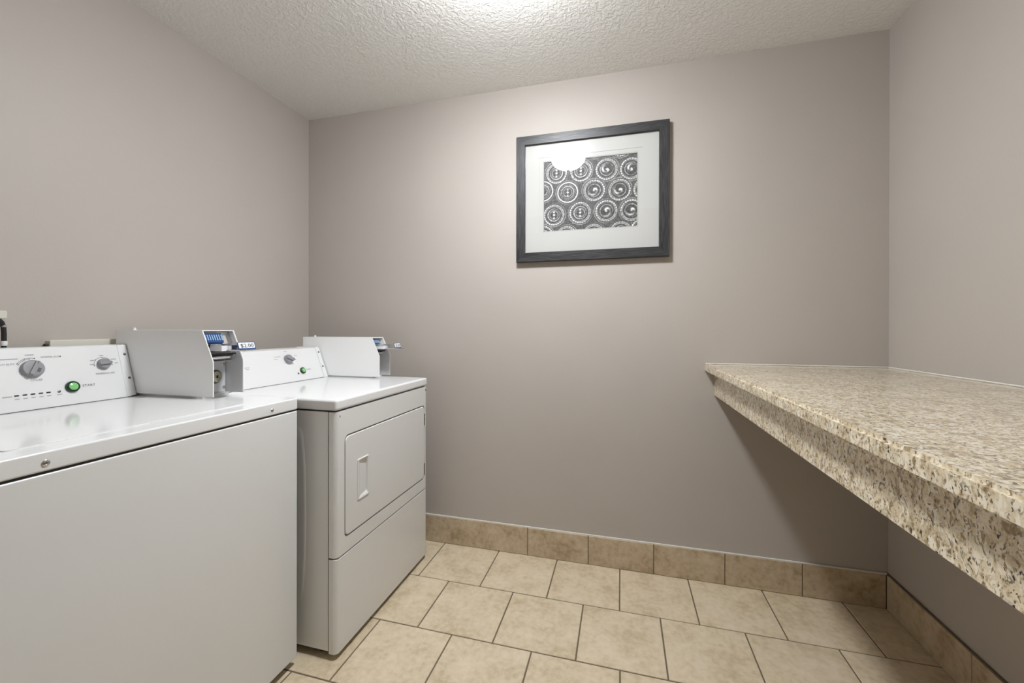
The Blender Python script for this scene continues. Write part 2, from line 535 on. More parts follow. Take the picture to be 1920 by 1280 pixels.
# ------------------------------------------------------------------ ceiling lamp (just above the frame; mirrored in the picture glass)
LX, LY = 1.445, -0.865
lamp = root('ceiling_lamp', (LX, LY, H), 'lit white glass bowl lamp mounted flush on the ceiling', 'lamp')
bm = bmesh.new(); lathe(bm, [(0.075, 0.0), (0.098, -0.008), (0.100, -0.030), (0.088, -0.042)], (LX, LY, H), n=40)
obj('canopy', bm, 'nickel', lamp)
bm = bmesh.new()
prof = [(0.116, -0.040), (0.120, -0.044)] + [(0.119 * math.cos(a), -0.046 - 0.083 * math.sin(a)) for a in [i * PI / 2 / 11 for i in range(0, 11)]] + [(0.006, -0.129)]
lathe(bm, prof, (LX, LY, H), n=48); obj('glass_bowl', bm, 'bowl', lamp)
bm = bmesh.new(); lathe(bm, [(0.005, -0.125), (0.012, -0.132), (0.013, -0.138), (0.006, -0.147), (0.002, -0.153)], (LX, LY, H), n=16)
obj('finial', bm, 'nickel', lamp)

# ------------------------------------------------------------------ granite counter
XC, ZC, XA, ZA, YC = 2.1763, 0.9975, 2.2160, 0.8570, YF + 0.001
ct = root('granite_counter', ((XC + W) / 2, YC / 2, ZA), 'beige speckled granite folding counter fixed along the right wall', 'counter')
bm = bmesh.new()
box(bm, XC, W, YC, 0.0, ZC - 0.034, ZC)
es = [e for e in bm.edges if all(abs(v.co.x - XC) < 1e-5 for v in e.verts) and abs(e.verts[0].co.z - e.verts[1].co.z) < 1e-5]
bmesh.ops.bevel(bm, geom=es, offset=0.0055, segments=2, affect='EDGES')
obj('countertop', bm, 'granite', ct)
bm = bmesh.new(); box(bm, XA, XA + 0.022, YC, 0.0, ZA, ZC - 0.034, bevel=0.0012, seg=1)
obj('apron', bm, 'granite', ct)
bm = bmesh.new(); box(bm, XC + 0.002, W, -0.0055, -0.0003, ZC, ZC + 0.0055, bevel=0.0018, seg=1)
box(bm, W - 0.0055, W - 0.0003, YC, -0.0055, ZC, ZC + 0.0055, bevel=0.0018, seg=1)
obj('caulk_bead', bm, 'caulk', ct, label='white caulk bead along both walls')
bm = bmesh.new(); box(bm, W - 0.03, W, YC + 0.05, -0.03, ZC - 0.075, ZC - 0.034, bevel=0.002, seg=1)
obj('wall_cleat', bm, 'wall', ct)

# ------------------------------------------------------------------ framed picture
PX0, PX1, PZ0, PZ1, PD = 1.2885, 2.0217, 1.4965, 2.1325, -0.030
FW = 0.0465
pic = root('framed_picture', ((PX0 + PX1) / 2, 0, PZ0), 'black-and-white print of bottle bases in a charcoal wood frame', 'picture')


def frame_bar(p0, p1, p2, p3):
    # p0,p1 outer edge; p2,p3 inner edge (x,z); local X runs along the bar so the grain follows it
    bm = bmesh.new()
    loft(bm, [[(x, -0.004, z) for x, z in (p0, p1, p2, p3)], [(x, PD + 0.003, z) for x, z in (p0, p1, p2, p3)],
              [(x + (q[0] - x) * 0.04, PD, z + (q[1] - z) * 0.04) for (x, z), q in zip((p0, p1, p2, p3), (p3, p2, p1, p0))]])
    return bm


a, b_, c, d_ = (PX0, PZ0), (PX1, PZ0), (PX1, PZ1), (PX0, PZ1)
ia, ib, ic, id_ = (PX0 + FW, PZ0 + FW), (PX1 - FW, PZ0 + FW), (PX1 - FW, PZ1 - FW), (PX0 + FW, PZ1 - FW)
for nm, q in (('h', (a, b_, ib, ia)), ('h', (d_, c, ic, id_)), ('v', (b_, c, ic, ib)), ('v', (a, d_, id_, ia))):
    bm = frame_bar(*q)
    if nm == 'h':
        obj('frame_bar', bm, 'frame', pic, None)
    else:
        o = obj('frame_bar', bm, 'frame', pic, None)
        # turn the mesh so that its local X lies along the bar
        R = Matrix.Rotation(PI / 2, 4, 'Y')
        o.data.transform(R); o.rotation_euler = (0, -PI / 2, 0)
IX0, IX1, IZ0, IZ1 = 1.4295, 1.8785, 1.6490, 1.9960
bm = bmesh.new()
ring(bm, rrect(PX0 + FW - 0.004, PX1 - FW + 0.004, PZ0 + FW - 0.004, PZ1 - FW + 0.004, 0.0005, 1),
     rrect(IX0 - 0.024, IX1 + 0.024, IZ0 - 0.024, IZ1 + 0.024, 0.0005, 1), -0.010, -0.0165, FY)
obj('mat_board', bm, 'matboard', pic, None, label='white outer mat board')
bm = bmesh.new()
ring(bm, rrect(IX0 - 0.0262, IX1 + 0.0262, IZ0 - 0.0262, IZ1 + 0.0262, 0.0005, 1), rrect(IX0 - 0.0045, IX1 + 0.0045, IZ0 - 0.0045, IZ1 + 0.0045, 0.0005, 1), -0.009, -0.0146, FY)
obj('inner_mat', bm, 'matboard', pic, None)
bm = bmesh.new()
ring(bm, rrect(IX0 - 0.0052, IX1 + 0.0052, IZ0 - 0.0052, IZ1 + 0.0052, 0.0005, 1), rrect(IX0, IX1, IZ0, IZ1, 0.0005, 1), -0.009, -0.0135, FY)
obj('mat_bevel', bm, 'mat_core', pic, None)
bm = bmesh.new(); box(bm, PX0 + 0.02, PX1 - 0.02, -0.0085, -0.0045, PZ0 + 0.02, PZ1 - 0.02)
obj('backing_board', bm, 'mat_core', pic, None)

# the print: a sheet whose ink is computed per point (rows of round bottle bases seen end-on)
CENT = [(1.4916, 1.9369, 0), (1.6126, 1.9373, 0), (1.7366, 1.9336, 2), (1.8519, 1.9254, 2), (1.4240, 1.8518, 1), (1.5477, 1.8365, 1),
        (1.6762, 1.8359, 2), (1.7965, 1.8288, 2), (1.9130, 1.8237, 0), (1.4795, 1.7287, 0), (1.6096, 1.7317, 0), (1.7354, 1.7311, 2),
        (1.8523, 1.7259, 2), (1.4230, 1.6260, 0), (1.5410, 1.6180, 0), (1.6750, 1.6200, 0), (1.8030, 1.6240, 0), (1.9, 1.63, 0),
        (1.43, 2.045, 0), (1.555, 2.045, 0), (1.675, 2.045, 0), (1.80, 2.040, 0)]


def sst(a, b, x):
    t = min(1, max(0, (x - a) / (b - a))); return t * t * (3 - 2 * t)


def band(x, c, w): return max(0.0, 1 - abs(x - c) / w)


def ink(x, z):
    best = None
    for i, (cx, cz, kind) in enumerate(CENT):
        d = math.hypot(x - cx, z - cz)
        if best is None or d < best[0]: best = (d, i, cx, cz, kind)
    d, i, cx, cz, kind = best
    r = d / 0.0525; an = math.atan2(z - cz, x - cx)
    nz = noise.noise(Vector((x * 130, z * 130, i))); n2 = noise.noise(Vector((x * 420, z * 420, 3.0)))
    v = 0.075 + 0.05 * nz
    if r > 1.0:
        v += 0.22 * band(r, 1.12 + 0.03 * nz, 0.05) * (0.5 + 0.5 * math.sin(an * 1.0 + i)) + 0.05 * max(0, n2)
    else:
        side = 0.62 + 0.38 * math.cos(an + 0.6 + i * 0.9)
        if kind == 1:
            v += 0.75 * band(r, 0.93, 0.075) + 0.12 * band(r, 0.72, 0.06)
        else:
            teeth = 0.5 + 0.5 * math.sin(an * 27 + 2.0 * nz)
            v += band(r, 0.93, 0.10) * (0.18 + 0.72 * teeth * side) + 0.42 * band(r, 0.80, 0.05) * (1.15 - side)
        if kind == 2:
            ph = an / (2 * PI) + i * 0.17
            sp = (r * 1.75 + ph) % 1.0
            v += sst(0.66, 0.18, r) * 0.78 * band(sp, 0.5, 0.24) * (0.55 + 0.45 * math.sin(an * 2 + i)) * 1.2
            v += 0.35 * band(r, 0.58, 0.05) * side
        else:
            v += 0.55 * band(r, 0.58, 0.06) * side + 0.35 * band(r, 0.40, 0.06) * (1 - 0.6 * side)
            u_ = (z - cz) / 0.0525; w_ = (x - cx) / 0.0525
            for k in (-0.30, 0.0, 0.26):
                v += 0.6 * max(0, 1 - math.hypot(w_ * 1.0, (u_ - k) * 1.1) / 0.13)
        v += 0.55 * max(0, 1 - r / 0.12)
        v *= 0.86 + 0.35 * nz + 0.25 * n2
    v = 0.02 + max(0.0, v - 0.055) * 1.55
    return min(0.82, max(0.012, v))


NX, NZ = 250, 194
verts = []; faces = []; inks = []
for j in range(NZ + 1):
    for i in range(NX + 1):
        x = IX0 - 0.001 + (IX1 - IX0 + 0.002) * i / NX; z = IZ0 - 0.001 + (IZ1 - IZ0 + 0.002) * j / NZ
        verts.append((x, -0.0092, z)); inks.append(ink(x, z))
for j in range(NZ):
    for i in range(NX):
        k = j * (NX + 1) + i
        faces.append((k, k + 1, k + NX + 2, k + NX + 1))
pc = Vector(((IX0 + IX1) / 2, -0.0092, (IZ0 + IZ1) / 2))
me = bpy.data.meshes.new('photo_print'); me.from_pydata([tuple(Vector(v) - pc) for v in verts], [], faces)
ca = me.color_attributes.new('ink', 'FLOAT_COLOR', 'POINT')
for k, v in enumerate(inks): ca.data[k].color = (v, v * 0.995, v * 0.975, 1)
me.materials.append(M['print'])
o = bpy.data.objects.new('photo_print', me); o.location = pc - ORG[pic.name]; link(o, pic)
o['label'] = 'black-and-white photo of stacked bottle bases'
bm = bmesh.new(); box(bm, PX0 + FW - 0.003, PX1 - FW + 0.003, -0.0205, -0.0185, PZ0 + FW - 0.003, PZ1 - FW + 0.003)
obj('glass_pane', bm, 'glass', pic, None)


# ------------------------------------------------------------------ machines: shared builders
def screw(name, parent, centre, normal, r=0.0045, mat='screw'):
    n = Vector(normal).normalized()
    a = n.cross(Vector((0.1, 0.2, 1))).normalized(); b = n.cross(a); c = Vector(centre)
    bm = bmesh.new()
    lathe(bm, [(r, -0.001), (r, 0.0006), (r * 0.8, 0.0018), (r * 0.42, 0.0022), (r * 0.36, 0.0010), (0.0002, 0.0010)], None, n=14,
          mp=lambda u, v, w: tuple(c + a * u + b * v + n * w))
    return obj(name, bm, mat, parent)


def knob(parent, mp, u, v, r, depth, ang, grip, pointer=False, hole=False):
    """dial with a grip bar across its face"""
    bm = bmesh.new()
    f = lambda a, b, w: mp(u + a, v + b, w)
    lathe(bm, [(r, 0.0005), (r * 1.0, depth * 0.45), (r * 0.93, depth * 0.62), (r * 0.88, depth * 0.66), (0.0005, depth * 0.66)], None, n=36, mp=f)
    ca, sa = math.cos(ang), math.sin(ang)
    def g(a, b, w): return f(a * ca - b * sa, a * sa + b * ca, w)
    ln, wd = grip
    loop = rrect(-ln, ln, -wd, wd, wd * 0.6, 3)
    slab(bm, loop, depth * 0.6, depth, g, ch=0.0015)
    if pointer:
        slab(bm, [(ln * 0.7, -wd), (ln * 1.35, 0), (ln * 0.7, wd)], 0.002, depth * 0.95, g)
    if hole:
        slab(bm, rrect(-r * 0.30, r * 0.18, -wd - 0.0105, -wd - 0.0035, 0.001, 2), depth * 0.6, depth * 0.69, g, mat=1)
    slab(bm, rrect(ln * 0.55, ln * 0.98, -wd * 0.16, wd * 0.16, 0.0003, 1), depth * 0.9, depth * 1.012, g, mat=1)
    return obj('dial_knob', bm, ['knob', 'knob_dark'], parent, label='grey plastic dial')


def start_button(parent, mp, u, v, r):
    f = lambda a, b, w: mp(u + a, v + b, w)
    bm = bmesh.new()
    lathe(bm, [(r, 0.0004), (r, 0.004), (r * 0.95, 0.0068), (r * 0.80, 0.0082), (r * 0.68, 0.0065), (0.0005, 0.0060)], None, n=28, mp=f)
    obj('button_bezel', bm, 'green_dark', parent, label='dark green button bezel')
    bm = bmesh.new()
    lathe(bm, [(r * 0.66, 0.0058), (r * 0.66, 0.0090), (r * 0.58, 0.0108), (r * 0.33, 0.0120), (0.0005, 0.0123)], None, n=28, mp=f)
    obj('start_button', bm, 'green', parent, label='glossy green start button')


def arc_marks(parent, mp, u, v, r, a0, a1, n, dot):
    bm = bmesh.new()
    seg = 28
    lo, hi = [], []
    for k in range(seg + 1):
        a = math.radians(a0 + (a1 - a0) * k / seg)
        lo.append((u + (r - 0.0005) * math.cos(a), v + (r - 0.0005) * math.sin(a))); hi.append((u + (r + 0.0005) * math.cos(a), v + (r + 0.0005) * math.sin(a)))
    A = [bm.verts.new(mp(p[0], p[1], 0.0004)) for p in lo]; B = [bm.verts.new(mp(p[0], p[1], 0.0004)) for p in hi]
    for k in range(seg): bm.faces.new((A[k], A[k + 1], B[k + 1], B[k]))
    for k in range(n):
        a = math.radians(a0 + (a1 - a0) * k / max(1, n - 1))
        bm.faces.new([bm.verts.new(mp(p[0], p[1], 0.0005)) for p in circle(u + r * math.cos(a), v + r * math.sin(a), dot, 10)])
    obj('dial_scale', bm, 'ink', parent, None, label='printed dial scale')


def dash(parent, mp, u, v, w, h, mat, name='printed_mark'):
    bm = bmesh.new()
    bm.faces.new([bm.verts.new(mp(p[0], p[1], 0.0005)) for p in rrect(u - w / 2, u + w / 2, v - h / 2, v + h / 2, min(w, h) * 0.45, 2)])
    return obj(name, bm, mat, parent, None)


def coin_meter(machine, y0, y1, xb, xf, xt, z0, zk, zt, zs, price):
    """steel case with an open front: recessed lock plate, coin slide and price tag"""
    t = 0.0030
    xr = xf - 0.078                       # recessed plates
    bm = bmesh.new()
    prof = [(xb, z0), (xf, z0), (xf, zk), (xt, zt), (xb, zt)]
    prism(bm, prof, y0, y0 + t); prism(bm, prof, y1 - t, y1)
    box(bm, xb, xt, y0 + t, y1 - t, zt - t, zt)
    box(bm, xb, xb + t, y0 + t, y1 - t, z0, zt - t)
    box(bm, xb + t, xr - 0.004, y0 + t, y1 - t, z0, zt - t)
    # folded bright rims along the open edges
    case = obj('coin_meter', bm, 'case', machine, 30, label='white steel coin meter case')
    yi0, yi1 = y0 + t, y1 - t
    wy = yi1 - yi0
    # inner liners
    bm = bmesh.new()
    pin = [(xr - 0.004, z0 + 0.001), (xf - 0.002, z0 + 0.001), (xf - 0.002, zk - 0.001), (xt - 0.001, zt - t - 0.001), (xr - 0.004, zt - t - 0.001)]
    prism(bm, pin, yi1 - 0.0008, yi1 + 0.0002)
    obj('inner_liner', bm, 'inner', case, None, label='grey steel inner side')
    # lock plate
    bm = bmesh.new()
    slab(bm, rrect(yi0 + 0.002, yi1 - 0.004, z0 + 0.004, zk - 0.006, 0.002, 2), xr - 0.004, xr, FX, ch=0.0008)
    box(bm, xr - 0.004, xr + 0.024, yi0, yi1 - 0.001, zk - 0.006, zk - 0.003)
    obj('lock_plate', bm, 'inner', case, label='grey lock plate')
    ym, zm = yi0 + 0.60 * wy, (z0 + zk) / 2 + 0.0
    f = lambda u, v, w: (xr + w, ym + u, zm + v)
    bm = bmesh.new()
    lathe(bm, [(0.0245, 0.0), (0.0245, 0.004), (0.0225, 0.006), (0.0205, 0.0062), (0.0200, 0.003), (0.0005, 0.003)], None, n=30, mp=f)
    obj('lock_collar', bm, 'screw', case)
    bm = bmesh.new()
    lathe(bm, [(0.0195, 0.002), (0.0195, 0.010), (0.0180, 0.0125), (0.0130, 0.0130), (0.0120, 0.0105), (0.0075, 0.0110), (0.0070, 0.0120), (0.0005, 0.0120)], None, n=30, mp=f)
    slab(bm, rrect(-0.0035, 0.0035, -0.005, 0.005, 0.0015, 2), 0.0115, 0.0124, f, mat=1)
    obj('key_lock', bm, ['brass', 'black'], case, label='round key lock')
    for zz in (z0 + 0.018, zk - 0.019):
        screw('plate_screw', case, (xr, yi1 - 0.010, zz), (1, 0, 0), 0.0058, 'chrome')
    # slide housing: sloping face plate
    sa, sb = (xf - 0.030, zk + 0.020), (xt - 0.020, zt - 0.006)
    mp = slant_map(sa, sb)
    Ls = math.hypot(sb[0] - sa[0], sb[1] - sa[1])
    bm = bmesh.new(); slab(bm, rrect(yi0 + 0.0005, yi1 - 0.002, -0.004, Ls, 0.001, 1), -0.012, 0.0, mp)
    obj('slide_plate', bm, 'chrome', case, label='sloping chrome slide plate')
    # blue coin block with pale slots
    ya, yb = yi0 + 0.006, yi0 + 0.006 + wy * 0.60
    bm = bmesh.new(); slab(bm, rrect(ya, yb, Ls * 0.50, Ls * 0.90, 0.001, 2), 0.0, 0.008, mp, ch=0.001)
    bk = obj('coin_slot_block', bm, 'blue', case, label='blue coin slot block')
    n = 8
    for k in range(n):
        yy = ya + (k + 0.5) * (yb - ya) / n
        bm = bmesh.new(); slab(bm, rrect(yy - 0.0015, yy + 0.0015, Ls * 0.60, Ls * 0.84, 0.0006, 1), 0.0078, 0.0088, mp)
        obj('coin_slot', bm, 'blue_light', case)
        bm = bmesh.new(); slab(bm, rrect(yy - 0.0023, yy + 0.0013, Ls * 0.33, Ls * 0.46, 0.0005, 1), 0.0, 0.005, mp)
        obj('slot_tooth', bm, 'black', case)
    # slide tray, arm and handle pulled straight out of the plate
    zt0 = zs
    bm = bmesh.new()
    box(bm, xt - 0.012, xf + 0.012, yi0 + wy * 0.16, yi1 - wy * 0.10, zt0 - 0.010, zt0 + 0.010, bevel=0.0015)
    obj('slide_tray', bm, 'tag', case, label='pale metal coin slide')
    bm = bmesh.new()
    box(bm, xt - 0.008, xf + 0.0135, yi0 + wy * 0.13, yi1 - wy * 0.07, zt0 + 0.0100, zt0 + 0.0145, bevel=0.001)
    box(bm, xf + 0.010, xf + 0.030, yi0 + wy * 0.36, yi1 - wy * 0.22, zt0 - 0.010, zt0 + 0.012, bevel=0.003)
    box(bm, xf + 0.010, xf + 0.092, yi0 + wy * 0.30, yi1 - wy * 0.16, zt0 - 0.0095, zt0 - 0.0045, bevel=0.002)
    obj('slide_arm', bm, 'chrome', case, label='chrome push handle')
    # roller, and a black bar standing in for the shade below the slide
    bm = bmesh.new()
    tube(bm, [(xf - 0.032, yi0 + 0.001, zk + 0.012), (xf - 0.032, yi1 - 0.030, zk + 0.012)], 0.0075, 14)
    obj('slide_roller', bm, 'chrome', case)
    bm = bmesh.new(); box(bm, xr - 0.004, xf - 0.018, yi0 + 0.001, yi1 - 0.012, zk + 0.0205, zk + 0.0255, bevel=0.001)
    obj('slide_shadow_bar', bm, 'black', case)
    # price tag tilted towards the customer
    ta = (xf + 0.072, zt0 - 0.004); tb = (xf + 0.058, zt0 + 0.036)
    tp = slant_map(ta, tb); Lt = math.hypot(tb[0] - ta[0], tb[1] - ta[1])
    u0, u1 = yi0 + wy * 0.30 - 0.004, yi1 - wy * 0.16 + 0.004
    bm = bmesh.new(); slab(bm, rrect(u0, u1, 0, Lt * 0.62, 0.002, 2), -0.0015, 0.0, tp)
    obj('tag_holder', bm, 'blue', case, label='dark blue price tag holder')
    bm = bmesh.new(); slab(bm, rrect(u0 + 0.003, u1 - 0.003, 0.004, Lt * 0.62 - 0.002, 0.001, 2), 0.0, 0.0006, tp)
    obj('price_tag', bm, 'tag', case, label='white price tag')
    text('price_lettering', price, 0.019, tp, case, 'black', u0 + 0.009, 0.0070, 0.0012, width=(u1 - u0) - 0.018)
    # case screw on top
    bm = bmesh.new(); lathe(bm, [(0.0075, -0.001), (0.0075, 0.0015), (0.0045, 0.002), (0.0045, 0.0075), (0.0030, 0.0090), (0.0005, 0.0093)], (xb + (xt - xb) * 0.14, y0 + 0.022, zt), n=14)
    obj('case_stud', bm, 'tag', case)
    return case


# ------------------------------------------------------------------ clothes dryer
DX, DY0, DY1, DB = 0.8555, -0.8467, -0.1560, 0.160
dr = root('clothes_dryer', ((DB + DX) / 2, (DY0 + DY1) / 2, 0), 'white coin-operated front-loading dryer in the corner below the picture wall', 'dryer')
xs_ = 0.8250                          # seam between cabinet side and front panel
bm = bmesh.new(); box(bm, DB, xs_ - 0.0045, DY0 + 0.002, DY1 - 0.002, 0.028, 0.866, bevel=0.003)
cab = obj('cabinet', bm, 'enamel', dr)
bm = bmesh.new()                       # pressed panel on the side
pts = []
for k in range(41):
    t_ = k / 40; z = 0.165 + t_ * 0.655
    pts.append((0.728 - 0.020 * abs(2 * t_ - 1.0) ** 3 - (0.035 * max(0, (abs(2 * t_ - 1) - 0.90) / 0.10) ** 2), z))
pts += [(0.30 - (p[0] - 0.728), p[1]) for p in reversed(pts)]
cu_, cv_ = 0.51, 0.49
def sc(k): return [(cu_ + (p[0] - cu_) * k, cv_ + (p[1] - cv_) * k) for p in pts]
yb_ = DY0 + 0.002
loft(bm, [[(x, yb_ + 0.001, z) for x, z in sc(1.0)], [(x, yb_ - 0.0002, z) for x, z in sc(1.0)], [(x, yb_ - 0.0013, z) for x, z in sc(0.985)], [(x, yb_ - 0.0019, z) for x, z in sc(0.965)], [(x, yb_ - 0.0015, z) for x, z in sc(0.94)], [(x, yb_ - 0.0010, z) for x, z in sc(0.91)]])
obj('side_emboss', bm, 'enamel', cab, 60)
bm = bmesh.new(); box(bm, DB - 0.005, DX + 0.001, DY0 - 0.002, DY1 + 0.002, 0.8705, 0.9095, bevel=0.009, seg=4)
obj('worktop', bm, 'enamel_top_lit', dr)
# front panel with door opening
DO = (-0.8035, -0.1830, 0.4080, 0.7760)
bm = bmesh.new()
vert_edge = lambda e: abs(e.verts[0].co.z - e.verts[1].co.z) > 0.05
# core ring with hole, its outer vertical edges rounded by lofting
def panel_loop(z0, z1, w):             # outer outline, inset by w-dependent rounding
    return rrect(DY0 + w, DY1 - w, z0, z1, 0.0012, 5)
outer = lambda i: [(p[0], p[1]) for p in rrect(DY0 + i, DY1 - i, 0.3565, 0.8655, 0.0015, 5)]
inner = rrect(*DO, 0.022, 5)
loops = [(outer(0.0), xs_), (outer(0.0), DX - 0.016), (outer(0.0012), DX - 0.0105), (outer(0.0045), DX - 0.0050), (outer(0.0095), DX - 0.0014), (outer(0.015), DX), (inner, DX), (inner, DX - 0.014), (inner, xs_)]
loft(bm, [[FX(u, v, w) for u, v in lp] for lp, w in loops], cap0=False, cap1=False)
fp = obj('front_panel', bm, 'enamel', dr, 40)
screw('panel_screw', fp, (DX - 0.002, -0.8300, 0.8490), (1, -0.25, 0), 0.0056, 'knob_dark')
screw('panel_screw', fp, (DX - 0.0005, -0.1720, 0.8490), (1, 0, 0), 0.0050, 'knob_dark')
# lower panel
bm = bmesh.new()
lw = lambda i: rrect(DY0 + i, DY1 - i, 0.0215, 0.3510 - i * 0.15, 0.0015, 5)
loft(bm, [[FX(u, v, w) for u, v in lp] for lp, w in [(lw(0.0), xs_), (lw(0.0), DX - 0.016), (lw(0.0012), DX - 0.0105), (lw(0.0045), DX - 0.0050), (lw(0.0095), DX - 0.0014), (lw(0.015), DX)]])
obj('lower_panel', bm, 'enamel', dr, 40)
# door with a recessed pull
g = 0.0058
hy0, hy1, hz0, hz1 = -0.7265, -0.6640, 0.5200, 0.6640
bm = bmesh.new()
din = rrect(hy0, hy1, hz0, hz1, 0.004, 5)
o0 = rrect(DO[0] + g, DO[1] - g, DO[2] + g, DO[3] - g, 0.0195, 5)
o1 = rrect(DO[0] + g + 0.0022, DO[1] - g - 0.0022, DO[2] + g + 0.0022, DO[3] - g - 0.0022, 0.0180, 5)
loft(bm, [[FX(u, v, w) for u, v in lp] for lp, w in [(o0, DX - 0.020), (o0, DX - 0.0010), (o1, DX + 0.0012), (din, DX + 0.0012), (din, DX - 0.020), (o0, DX - 0.020)]], cap0=False, cap1=False)
door = obj('door', bm, 'enamel', dr, 40)
bs = bmesh.new(); ring(bs, rrect(DO[0] - 0.004, DO[1] + 0.004, DO[2] - 0.004, DO[3] + 0.004, 0.022, 5), rrect(DO[0] + 0.02, DO[1] - 0.02, DO[2] + 0.02, DO[3] - 0.02, 0.016, 5), xs_ - 0.001, xs_ + 0.005, FX)
obj('door_gap_shade', bs, 'black', dr)  # black ring added behind the door to paint its gap dark as shade
bs = bmesh.new(); box(bs, xs_ - 0.001, xs_ + 0.012, DY0 + 0.003, DY1 - 0.003, 0.348, 0.360); obj('panel_gap_shade', bs, 'black', dr)  # black strip added to darken the seam above the lower panel like shade
bs = bmesh.new(); box(bs, DB + 0.01, xs_ + 0.018, DY0 + 0.004, DY1 - 0.004, 0.862, 0.874); obj('top_gap_shade', bs, 'black', dr)  # black sheet in place of the shade in the gap under the worktop
bs = bmesh.new(); box(bs, xs_ - 0.010, xs_ + 0.0008, DY0 + 0.0045, DY1 - 0.0045, 0.034, 0.862); obj('seam_shade_strip', bs, 'black', dr)  # black filler that paints the shade of the side seam
bm = bmesh.new()
hb0 = rrect(hy0 - 0.0045, hy1 + 0.0045, hz0 - 0.0045, hz1 + 0.0045, 0.005, 5); hb1 = rrect(hy0 - 0.002, hy1 + 0.002, hz0 - 0.002, hz1 + 0.002, 0.004, 5)
hb2 = rrect(hy0 + 0.004, hy1 - 0.004, hz0 + 0.004, hz1 - 0.004, 0.004, 5)
hb3 = rrect(hy0 + 0.007, hy1 - 0.006, hz0 + 0.010, hz1 - 0.010, 0.008, 5)
def cup(u, v, w):                       # the floor of the cup drops towards the hinge side
    k = (u - hy0) / (hy1 - hy0)
    return (DX + 0.0015 - 0.0065 * k, u, v) if w == 'cup' else FX(u, v, w)
loft(bm, [[cup(u, v, w) for u, v in lp] for lp, w in [(hb0, DX + 0.0008), (hb0, DX + 0.0032), (hb1, DX + 0.0048), (hb2, DX + 0.0036), (hb3, 'cup')]], cap0=False, cap1=True)
obj('door_handle', bm, 'enamel', door, 40, label='recessed white pull')
for z0, z1 in ((0.6745, 0.7335), (0.4250, 0.4850)):
    bm = bmesh.new()
    hh = (z1 - z0) / 3
    for k in range(3):
        tube(bm, [(DX - 0.002, DO[1] - 0.0015, z0 + hh * k + 0.001), (DX - 0.002, DO[1] - 0.0015, z0 + hh * (k + 1) - 0.001)], 0.0048, 10)
    box(bm, DX - 0.014, DX - 0.004, DO[1] - 0.006, DO[1] + 0.002, z0, z1)
    obj('hinge', bm, 'screw', door, label='dull steel door hinge')
for fx, fy in ((0.20, DY0 + 0.05), (0.20, DY1 - 0.05), (0.77, DY0 + 0.05), (0.77, DY1 - 0.05)):
    bm = bmesh.new(); lathe(bm, [(0.022, 0.0), (0.022, 0.010), (0.010, 0.014), (0.010, 0.030)], (fx, fy, 0.0), n=16); obj('foot', bm, 'black', dr)
bm = bmesh.new(); box(bm, DB + 0.03, xs_ - 0.03, DY0 + 0.02, DY1 - 0.02, 0.020, 0.0285); obj('base_pan', bm, 'black', dr)
# console
DA, DBt = (0.3457, 0.9125), (0.2901, 1.0569)
yA, yB = DY0 + 0.004, -0.262
bm = bmesh.new(); prism(bm, [(DB + 0.02, 0.9118), (DA[0], 0.9118), DA, DBt, (DBt[0] - 0.006, 1.0600), (DB + 0.02, 1.0600)], yA, yB - 0.026, bevel=0.0015)
con = obj('console', bm, 'panel', dr, 30)
bm = bmesh.new(); box(bm, DB + 0.03, DA[0] - 0.0006, yA + 0.002, yB - 0.001, 0.9085, 0.9128); obj('console_gap_shade', bm, 'black', con)  # black slip that draws the shade line under the dryer console
bm = bmesh.new(); prism(bm, [(DB + 0.02, 0.9118), (DA[0] + 0.0008, 0.9118), (DA[0] + 0.0008, DA[1]), (DBt[0] + 0.0008, DBt[1]), (DBt[0] - 0.006, 1.0608), (DB + 0.02, 1.0608)], yB - 0.0258, yB, bevel=0.003)
obj('end_cap', bm, 'panel', con, 30)
dm = slant_map(DA, DBt)
knob(con, dm, -0.486, 0.108, 0.0205, 0.024, math.radians(-24), (0.021, 0.0065), pointer=True)
start_button(con, dm, -0.4165, 0.0455, 0.0155)
bm = bmesh.new(); lathe(bm, [(0.0042, 0.0003), (0.0042, 0.0012), (0.0008, 0.0018)], None, n=12, mp=lambda u, v, w: dm(-0.4465 + u, 0.0345 + v, w)); obj('indicator_light', bm, 'screw', con)
text('printed_word', 'START', 0.0095, dm, con, 'ink', -0.391, 0.0455, width=0.030)
for u, v, w in ((-0.541, 0.1235, 0.038), (-0.551, 0.1125, 0.022), (-0.430, 0.1235, 0.020), (-0.486, 0.147, 0.022), (-0.7084, 0.0869, 0.026), (-0.7084, 0.0800, 0.018)):
    dash(con, dm, u, v, w, 0.0022, 'ink_light')
for u, v in ((-0.2715, 0.1322), (-0.2735, 0.0550)):
    screw('cap_screw', con, dm(u, v, 0.0012), (DBt[1] - DA[1], 0, DA[0] - DBt[0]), 0.0048)
coin_meter(dr, -0.2575, -0.1575, DB + 0.03, 0.6460, 0.6040, 0.9165, 1.0215, 1.1130, 1.0640, '$2.00')
bm = bmesh.new(); box(bm, DB + 0.05, 0.60, -0.25, -0.165, 0.9085, 0.9170); obj('meter_base', bm, 'inner', dr)

